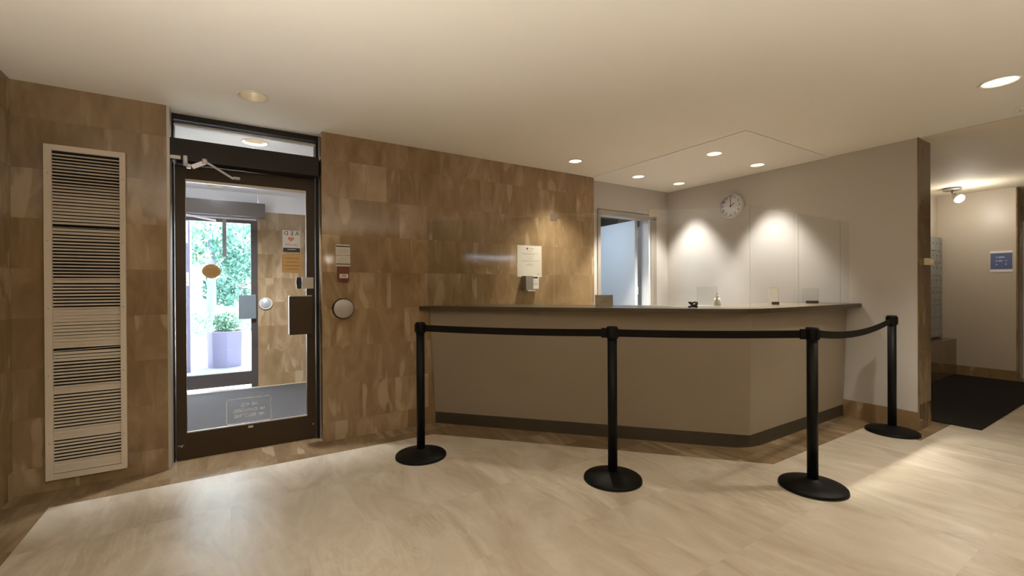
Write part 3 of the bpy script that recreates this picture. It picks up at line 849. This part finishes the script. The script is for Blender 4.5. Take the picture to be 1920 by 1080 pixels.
holder('clear card stand with dark label nearest the right wall', 4.61, 2.05, 0.15, 0.145, math.radians(-38), True, None)
t = thing('hand_sanitizer_bottle', 'small white pump bottle standing on the counter', 'bottle', (3.60, 2.34, ZC))
b = new(); lathe(b, [(0.026, 0), (0.027, 0.004), (0.026, 0.055), (0.012, 0.070), (0.010, 0.075)], 28, Matrix.Translation((3.60, 2.34, ZC))); link('bottle_body', b, mat('milky_plastic', (0.72, 0.68, 0.60), 0.35), t)
b = new(); lathe(b, [(0.011, 0.075), (0.011, 0.088), (0.004, 0.090), (0.004, 0.104)], 20, Matrix.Translation((3.60, 2.34, ZC))); box(b, 3.57, 3.61, 2.335, 2.345, ZC + 0.10, ZC + 0.108); link('pump', b, WHITE, t)

# ------------------------------------------------------------------ wall clock
ck = thing('wall_clock', 'round white wall clock showing two o’clock on the painted wall', 'clock', (XB, 3.072, 2.20))
CM = Matrix.Translation((XB - 0.001, 3.072, 2.20)) @ Matrix.Rotation(-PI/2, 4, 'Y')
b = new(); lathe(b, [(0.143, 0), (0.145, 0.004), (0.145, 0.040), (0.141, 0.045), (0.134, 0.045), (0.130, 0.036)], 64, CM, cap=False); link('rim', b, mat('white_clock_rim', (0.60, 0.60, 0.62), 0.35), ck)
b = new(); lathe(b, [(0.134, 0.0), (0.134, 0.034), (0, 0.034)], 64, CM); link('clock_face', b, CLOCKW, ck)
for k in range(1, 13):
    a = PI/2 - 2*PI*k/12
    text('numeral', str(k), 0.042, DARKINK, ck, face_right((XB - 0.036, 3.072 - 0.106*math.cos(a), 2.20 + 0.106*math.sin(a))))
def hand(name, a, L, w, dx):
    b = new(); M = face_right((XB - dx, 3.072, 2.20)) @ Matrix.Rotation(a - PI/2, 4, 'Z')
    box(b, -w/2, w/2, -0.018, L, 0, 0.001, M); link(name, b, DARKINK, ck)
hand('hour_hand', PI/2 - 2*PI*2/12, 0.055, 0.008, 0.0375); hand('minute_hand', PI/2, 0.085, 0.006, 0.039)
b = new(); lathe(b, [(0.007, 0), (0.007, 0.004), (0, 0.005)], 16, Matrix.Translation((XB - 0.036, 3.072, 2.20)) @ Matrix.Rotation(-PI/2, 4, 'Y')); link('hub', b, DARKINK, ck)

# switch plate on the wall's stone end
t = thing('card_reader', 'small cream switch box on the stone end of the right wall', 'switch', (5.22, 1.38, 1.43))
b = new(); box(b, 5.125, 5.300, 1.352, 1.379, 1.432, 1.492, bevel=0.004); link('housing', b, mat('cream_plastic', (0.72, 0.60, 0.42), 0.4), t)
b = new(); box(b, 5.195, 5.245, 1.346, 1.352, 1.448, 1.478, bevel=0.002); link('button', b, mat('cream_button', (0.88, 0.80, 0.64), 0.4), t)

# ------------------------------------------------------------------ belt stanchions
ST = [((1.204, 3.185), 'black belt stanchion nearest the stone wall, left end of the line'),
      ((2.108, 2.114), 'black belt stanchion in front of the counter’s long front panel'),
      ((3.065, 1.353), 'black belt stanchion nearest the counter’s bend, closest to the viewer'),
      ((4.786, 1.494), 'black belt stanchion against the painted wall, right end of the line')]
def stanchion_parts(t):
    b = new(); lathe(b, [(0.179, 0.0), (0.185, 0.003), (0.185, 0.016), (0.180, 0.021), (0.12, 0.033), (0.06, 0.047), (0.040, 0.056), (0.034, 0.060)], 64); o = link('base', b, BLACK); o.parent = t
    b = new(); lathe(b, [(0.187, 0.0), (0.187, 0.006), (0.183, 0.006)], 64, cap=False); o = link('rubber_ring', b, RUBBER); o.parent = t
    b = new(); lathe(b, [(0.0305, 0.055), (0.0305, 0.925)], 32); o = link('post', b, BLACK); o.parent = t
    b = new(); lathe(b, [(0.0315, 0.915), (0.036, 0.925), (0.036, 0.990), (0.033, 0.998), (0.0, 1.0)], 32)
    for k in range(4):
        M = Matrix.Rotation(k*PI/2, 4, 'Z'); box(b, 0.030, 0.040, -0.014, 0.014, 0.925, 0.985, M)
    o = link('head', b, BLACK); o.parent = t
stands = []
first = thing('belt_stanchion', ST[0][1], 'stanchion', (0, 0, 0), 'belt stanchions before the counter')
stanchion_parts(first)
for i, ((x, y), lab) in enumerate(ST):
    if i == 0: o = first
    else:
        o = first.copy(); COL.objects.link(o)
        for ch in list(first.children):
            c = ch.copy(); COL.objects.link(c); c.parent = o
    o['label'] = lab
    stands.append(o)
for o, ((x, y), lab) in zip(stands, ST):
    o.location = (x, y, 0)
rots = [-0.87, -0.76, -0.2, 0.08]
for o, rz in zip(stands, rots):
    for ch in o.children: ch.rotation_euler = (0, 0, rz)
def belt(owner, A, B, sag, za=0.955, zb=0.955):
    A, B = Vector((*A, za)), Vector((*B, zb))
    d = (B - A); d.z = 0; dn = d.normalized(); n = Vector((-dn.y, dn.x, 0))
    A = A + dn*0.036; B = B - dn*0.058
    b = new(); N = 24; rows = []
    for k in range(N + 1):
        t = k/N; p = A.lerp(B, t); p.z -= sag*4*t*(1-t)
        rows.append([b.verts.new(p + n*s*0.001 + Vector((0, 0, h))) for s, h in ((-1, -0.024), (-1, 0.024), (1, 0.024), (1, -0.024))])
    for r0, r1 in zip(rows, rows[1:]):
        for q in range(4): b.faces.new((r0[q], r0[(q+1) % 4], r1[(q+1) % 4], r1[q]))
    b.faces.new(rows[0]); b.faces.new(rows[-1])
    bt = link('belt', b, BELT, owner)
    b = new(); M = Matrix((dn, n, Vector((0, 0, 1)))).transposed().to_4x4(); M.translation = B
    box(b, -0.012, 0.020, -0.010, 0.010, -0.032, 0.032, M, bevel=0.004)
    link('belt_clip', b, BLACK, bt)
belt(stands[0], ST[0][0], ST[1][0], 0.008)
belt(stands[1], ST[1][0], ST[2][0], 0.006)
belt(stands[3], ST[3][0], ST[2][0], 0.050)

# ------------------------------------------------------------------ corridor on the right
b = new(); box(b, 5.475, 8.56, 1.094, 1.965, 0.0005, 0.012, bevel=0.003)
tag(link('corridor_mat', b, MAT1), 'large black floor mat in the corridor beyond the right wall', 'mat')
b = new(); box(b, 5.45, 8.636, 1.973, CORR_Y - 0.001, 0, 0.503)
tag(link('stone_ledge', b, STONE_D, None, True), 'low polished brown stone ledge under the mailboxes', 'ledge')
mb = thing('mailbox_bank', 'grey metal bank of small mailboxes on the corridor wall above the stone ledge', 'mailboxes', (8.2, CORR_Y, 0.52))
MBX = painted('grey_mailbox_metal', (0.27, 0.26, 0.24), 0.4, 0.1, 4, 0)
b = new(); box(b, 7.70, 8.635, CORR_Y - 0.045, CORR_Y - 0.002, 0.52, 1.93); link('cabinet_body', b, MBX, mb)
for c in range(6):
    for r in range(8):
        x0 = 7.715 + c*0.152; z0 = 0.535 + r*0.172
        b = new(); box(b, x0, x0 + 0.144, CORR_Y - 0.055, CORR_Y - 0.046, z0, z0 + 0.164, bevel=0.002); dd = link('mailbox_door', b, MBX, mb)
        b = new(); lathe(b, [(0.008, 0), (0.008, 0.004)], 12, Matrix.Translation((x0 + 0.072, CORR_Y - 0.055, z0 + 0.10)) @ Matrix.Rotation(PI/2, 4, 'X')); link('lock', b, DARKINK, dd)
sg = thing('blue_wall_sign', 'blue notice with pale bands top and bottom on the corridor wall', 'sign', (XF, 1.54, 1.43))
b = new(); box(b, XF - 0.006, XF - 0.001, 1.437, 1.643, 1.425, 1.706); link('holder', b, WHITE, sg)
b = new(); box(b, XF - 0.008, XF - 0.006, 1.440, 1.640, 1.462, 1.676); link('blue_panel', b, BLUE, sg)
bars('small_print', [(-0.05, -0.038, 0.048, 0.016), (-0.03, 0.03, 0.048, 0.018), (-0.05, -0.034, 0.0, 0.016), (-0.025, 0.01, 0.0, 0.018), (-0.05, -0.034, -0.048, 0.016), (0.035, 0.05, -0.045, 0.016), (0.035, 0.055, 0.0, 0.010)],
     BLUEINK, sg, face_right((XF - 0.008, 1.540, 1.572)), 0.0008)
# ceiling spotlight of the corridor
sp = thing('ceiling_spotlight', 'small lit swivel spotlight on the corridor ceiling', 'spotlight', (8.02, 1.87, H - 0.016))
b = new(); lathe(b, [(0.095, -0.002), (0.095, -0.016), (0.085, -0.024), (0, -0.024)], 36, Matrix.Translation((8.015, 1.869, H - 0.016))); link('canopy', b, STEEL, sp)
b = new(); tube(b, [(8.015, 1.869, H - 0.02), (8.015, 1.869, H - 0.085), (8.0, 1.845, H - 0.105)], 0.009, 10); link('swivel_arm', b, STEEL, sp)
SM = Matrix.Translation((8.0, 1.84, H - 0.11)) @ Vector((-0.28, -0.62, -0.62)).to_track_quat('Z', 'Y').to_matrix().to_4x4()
b = new(); lathe(b, [(0, -0.02), (0.028, -0.015), (0.034, 0.01), (0.040, 0.03), (0.052, 0.065)], 28, SM, cap=False); link('lamp_head', b, STEEL, sp)
b = new(); lathe(b, [(0.026, 0.02), (0.048, 0.055), (0.055, 0.075), (0.045, 0.098), (0.0, 0.108)], 28, SM); link('bulb', b, BULBHOT, sp)
lamp('corridor_spot_glow', 'POINT', (7.93, 1.70, H - 0.30), 9, SOFT, shadow_soft_size=0.04)
# sprinkler on the ceiling
b = new(); lathe(b, [(0.028, -0.001), (0.026, -0.006), (0.010, -0.008), (0.008, -0.030), (0.018, -0.032), (0.018, -0.035), (0, -0.035)], 24, Matrix.Translation((4.822, 0.761, H)))
tag(link('sprinkler_head', b, WHITE), 'small white ceiling sprinkler beside the rightmost downlight', 'sprinkler')

# ------------------------------------------------------------------ recessed downlights
DLAB = ['gold-lined recessed downlight in the ceiling right in front of the entrance door',
        'recessed downlight near the end of the stone wall, shining on it',
        'recessed downlight over the counter area, leftmost of the back pair by the office door',
        'recessed downlight in the ceiling corner above the office, nearest the wall junction',
        'recessed downlight over the counter, left one of the nearer pair',
        'recessed downlight over the counter, right one of the nearer pair by the painted wall',
        'large bright oval recessed downlight at the picture’s upper right',
        'recessed downlight in the lobby ceiling just above the viewpoint',
        'recessed downlight in the lobby ceiling behind the viewpoint, beside the left wall',
        'recessed downlight behind the viewpoint over the middle floor lamp',
        'recessed downlight farthest right behind the viewpoint']
def downlight(x, y, r, kind, zc, label):
    t = thing('recessed_downlight', label, 'ceiling light', (x, y, zc), 'recessed ceiling downlights')
    T = Matrix.Translation((x, y, zc))
    b = new(); lathe(b, [(r - 0.002, 0.004), (r - 0.002, -0.002), (r + 0.002, -0.006), (r + 0.010, -0.006), (r + 0.012, -0.0055), (r + 0.012, -0.005 if kind == 'office' else -0.001)], 40, T, cap=False)
    link('trim_ring', b, GRILLE if kind in ('gold',) else WHITE, t)
    b = new(); lathe(b, [(r - 0.003, 0.0), (r - 0.010, 0.05), (r * 0.62, 0.10), (r*0.62, 0.104), (0, 0.104)], 40, T, cap=False)
    link('reflector', b, GOLD if kind == 'gold' else CANW, t)
    zb = 0.030 if kind == 'office' else 0.055
    b = new(); lathe(b, [(0.0, zb - 0.012), (0.020, zb - 0.008), (r*0.60, zb), (r*0.45, zb + 0.04)], 30, T)
    link('bulb', b, BULBDIM if kind == 'gold' else BULB, t)
    return t
for k, (x, y, r, kind) in enumerate(DL):
    lab = DLAB[k]
    downlight(x, y, r, kind, H, lab)
for k, (x, y, r, kind) in enumerate(VL):
    downlight(x, y, r, kind, ZV, ['recessed light in the vestibule ceiling seen through the transom glass', 'recessed light in the vestibule ceiling above the outer door'][k])
PW = {'gold': 9, 'lit': 112, 'office': 135, 'hall': 5}
for k, (x, y, r, kind) in enumerate(DL):
    lamp('downlight_beam', 'SPOT', (x, y, H - 0.012), 112 if k == 6 else (34 if k == 7 else ({2: 300, 4: 560}.get(k, PW[kind]))), SOFT if kind in ('office',) else WARM, spot_size=math.radians({'office': 74, 'lit': 92, 'gold': 88}.get(kind, 125)), spot_blend=0.6 if kind == 'office' else 0.85, shadow_soft_size=0.05)
for k, (x, y, r, kind) in enumerate(VL):
    lamp('vestibule_beam', 'SPOT', (x, y, ZV - 0.012), (330, 3)[k], (0.96, 0.96, 1.0), spot_size=math.radians(160), spot_blend=0.5, shadow_soft_size=0.05)
# unseen uplight floor lamps, added to brighten the ceiling
for k, (x, y, pw) in enumerate(((-0.52, 0.9, 125), (-0.5, -1.6, 165), (1.9, -1.7, 145), (6.4, -1.4, 44))):
    t = thing('torchiere_lamp', ['uplight floor lamp against the left wall, just out of view', 'uplight floor lamp in the lobby’s rear left corner', 'uplight floor lamp at the middle of the rear wall', 'uplight floor lamp under the rear window'][k], 'floor lamp', (x, y, 0), 'uplight floor lamps')
    T = Matrix.Translation((x, y, 0))
    b = new(); lathe(b, [(0.14, 0), (0.14, 0.015), (0.02, 0.03)], 32, T); link('lamp_base', b, STEEL, t)
    b = new(); lathe(b, [(0.012, 0.02), (0.012, 1.02)], 16, T); link('pole', b, STEEL, t)
    b = new(); lathe(b, [(0.02, 1.00), (0.09, 1.04), (0.15, 1.10), (0.147, 1.10), (0.088, 1.045), (0.0, 1.015)], 32, T, cap=False); link('bowl', b, WHITE, t)
    b = new(); lathe(b, [(0, 1.03), (0.04, 1.05), (0.04, 1.08), (0, 1.09)], 20, T); link('bulb', b, BULB, t)
    lamp('torchiere_glow', 'SPOT', (x, y, 1.12), pw, UP, rot=(PI, 0, 0), spot_size=math.radians(150), spot_blend=0.35, shadow_soft_size=0.08)
# wall lamps on the rear wall that the polished stone mirrors
for k, (x, z) in enumerate(((1.90, 1.895),)):
    t = thing('wall_sconce', 'lit wall lamp on the rear wall behind the viewpoint', 'wall lamp', (x, YR, z))
    b = new(); lathe(b, [(0.05, 0), (0.05, 0.02), (0.02, 0.03), (0.02, 0.06)], 24, Matrix.Translation((x, YR, z)) @ Matrix.Rotation(-PI/2, 4, 'X')); link('back_plate', b, STEEL, t)
    b = new(); lathe(b, [(0, -0.07), (0.05, -0.05), (0.07, 0), (0.05, 0.05), (0, 0.07)], 24, Matrix.Translation((x, YR + 0.12, z))); link('globe', b, mat('lit_globe', (1, 1, 1), 0.5, emit=(1.0, 0.88, 0.72), emit_s=16.0), t)

# ------------------------------------------------------------------ outside
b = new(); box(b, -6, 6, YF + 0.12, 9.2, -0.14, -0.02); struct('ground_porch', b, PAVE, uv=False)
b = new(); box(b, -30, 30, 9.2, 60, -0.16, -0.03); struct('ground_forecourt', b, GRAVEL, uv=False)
b = new(); box(b, -4, 4, YF + 0.12, 9.0, 2.75, 2.95); struct('ceiling_porch', b, VCEIL, uv=False)
cl = thing('porch_column', 'lavender grey square column outside the outer door', 'column', (-0.62, 8.5, -0.02))
b = new(); box(b, -0.86, -0.50, 8.35, 8.71, -0.02, 2.75); link('shaft', b, COLM, cl)
b = new(); box(b, -0.62, -0.515, 8.344, 8.349, 1.30, 1.50); c = link('white_card', b, STICKW, cl)
bars('card_print', [(-0.03, 0.04, 0.06, 0.012), (-0.02, 0.03, 0.0, 0.012), (-0.03, 0.04, -0.05, 0.012)], DARKINK, c, face_front((-0.567, 8.344, 1.40)), 0.0008)
b = new(); box(b, -0.66, -0.525, 8.344, 8.349, 1.95, 2.35); c = link('no_entry_card', b, STICKW, cl)
b = new(); ring(b, -0.592, 8.342, 2.10, 0.055, 0.012); link('red_ring', b, REDINK, c)
pp = thing('octagonal_planter', 'grey faceted stone planter with a green shrub outside the outer door', 'planter', (-0.03, 8.78, -0.02))
b = new()
R1, R2 = 0.285, 0.27
pr = []
for zz, R in ((-0.02, R2), (0.56, R1)):
    pr.append([b.verts.new((-0.03 + R*math.cos(2*PI*k/8 - PI/2), 8.78 + R*math.sin(2*PI*k/8 - PI/2), zz)) for k in range(8)])
top = [b.verts.new((-0.03 + (R1-0.04)*math.cos(2*PI*k/8 - PI/2), 8.78 + (R1-0.04)*math.sin(2*PI*k/8 - PI/2), 0.56)) for k in range(8)]
low = [b.verts.new((-0.03 + (R1-0.04)*math.cos(2*PI*k/8 - PI/2), 8.78 + (R1-0.04)*math.sin(2*PI*k/8 - PI/2), 0.46)) for k in range(8)]
for A, B in ((pr[0], pr[1]), (pr[1], top), (top, low)):
    for k in range(8): b.faces.new((A[k], A[(k+1) % 8], B[(k+1) % 8], B[k]))
b.faces.new(pr[0]); link('pot', b, POT, pp)
b = new(); lathe(b, [(0.0, 0.505), (0.24, 0.50), (0.24, 0.48)], 8, Matrix.Translation((-0.03, 8.78, 0))); link('soil', b, mat('dark_soil', (0.05, 0.04, 0.03), 0.9), pp)
def leaves(bm, n, centre, rad, size):
    for _ in range(n):
        while True:
            q = Vector([random.uniform(-1, 1) for _ in range(3)])
            if 0.25 < q.length < 1: break
        p = Vector(centre) + Vector((q.x*rad[0], q.y*rad[1], q.z*rad[2]))
        a = Vector([random.uniform(-1, 1) for _ in range(3)]).normalized(); c = a.orthogonal().normalized()
        s = size * random.uniform(0.6, 1.3)
        vs = [bm.verts.new(p + v) for v in (-a*s, c*s*0.45, a*s, -c*s*0.45)]
        bm.faces.new(vs)
random.seed(11)
b = new()
leaves(b, 420, (-0.03, 8.78, 0.70), (0.20, 0.20, 0.17), 0.04)
for k in range(9):
    a = 2*PI*k/9; tube(b, [(-0.03, 8.78, 0.5), (-0.03 + 0.07*math.cos(a), 8.78 + 0.07*math.sin(a), 0.68), (-0.03 + 0.15*math.cos(a), 8.78 + 0.15*math.sin(a), 0.80)], 0.004, 5)
link('shrub', b, LEAF, pp)

def tree(x, y, h, r, crowns, label, leaf, n, size, lean=0.0):
    t = thing('tree', label, 'tree', (x, y, -0.03), 'trees beyond the forecourt')
    b = new()
    pts = [(x + lean*k/6 + 0.05*math.sin(k), y + 0.04*math.cos(k*1.7), -0.03 + h*k/6) for k in range(7)]
    tube(b, pts, r, 12, [r*(1.25 if k == 0 else 1 - 0.09*k) for k in range(7)])
    for cx, cy, cz, rx, rz in crowns:
        k = 3 if cz < h*0.75 else 5
        p = Vector(pts[k]); q = Vector((x + cx, y + cy, cz))
        tube(b, [p, p.lerp(q, 0.5) + Vector((0, 0, 0.15)), q], r*0.3, 8, [r*0.4, r*0.25, r*0.1])
    link('trunk', b, BARK, t)
    b = new()
    for cx, cy, cz, rx, rz in crowns: leaves(b, n, (x + cx, y + cy, cz), (rx, rx, rz), size)
    link('foliage', b, leaf, t)
tree(-1.45, 16.5, 7, 0.17, [(0.5, 0, 3.2, 0.9, 0.5), (-0.3, 0.3, 4.4, 1.3, 0.9), (0.9, -0.2, 4.6, 1.0, 0.8), (0.5, 0.1, 2.3, 0.5, 0.35)], 'tree with a thick pale trunk seen left in the outer door’s glass', LEAF, 420, 0.11)
tree(-0.55, 18.6, 7, 0.15, [(0.4, 0, 3.0, 0.8, 0.8), (0.2, 0.3, 4.4, 1.2, 1.0), (1.0, 0, 2.1, 0.7, 0.5)], 'tree with a straight trunk seen in the middle of the outer door’s glass', LEAF2, 520, 0.11)
tree(-2.35, 19.0, 7, 0.13, [(0.4, 0, 3.4, 0.8, 0.6), (0, 0.3, 4.6, 1.2, 1.0)], 'thin tree behind the porch column', LEAF2, 420, 0.12)
tree(1.3, 22.0, 7.5, 0.2, [(-0.6, 0, 2.2, 1.2, 0.8), (-0.2, 0, 3.6, 1.6, 1.2), (-0.5, 0.3, 5.2, 1.8, 1.3), (-1.4, -1, 1.2, 0.8, 0.7)], 'broad leafy tree seen right in the outer door’s glass', LEAF2, 620, 0.13)
tree(-3.2, 30.0, 10, 0.25, [(0, 0, 3.4, 3.0, 1.5), (1.6, 0, 5.6, 3.0, 1.8), (3.4, 0.5, 3.6, 2.6, 1.6)], 'tall tree farthest back beyond the forecourt', LEAF, 900, 0.16)
b = new(); leaves(b, 1500, (-1.0, 15.2, 0.25), (2.2, 0.6, 0.35), 0.07)
tag(link('low_hedge', b, LEAF, None), 'low loose hedge at the feet of the trees outside', 'hedge')
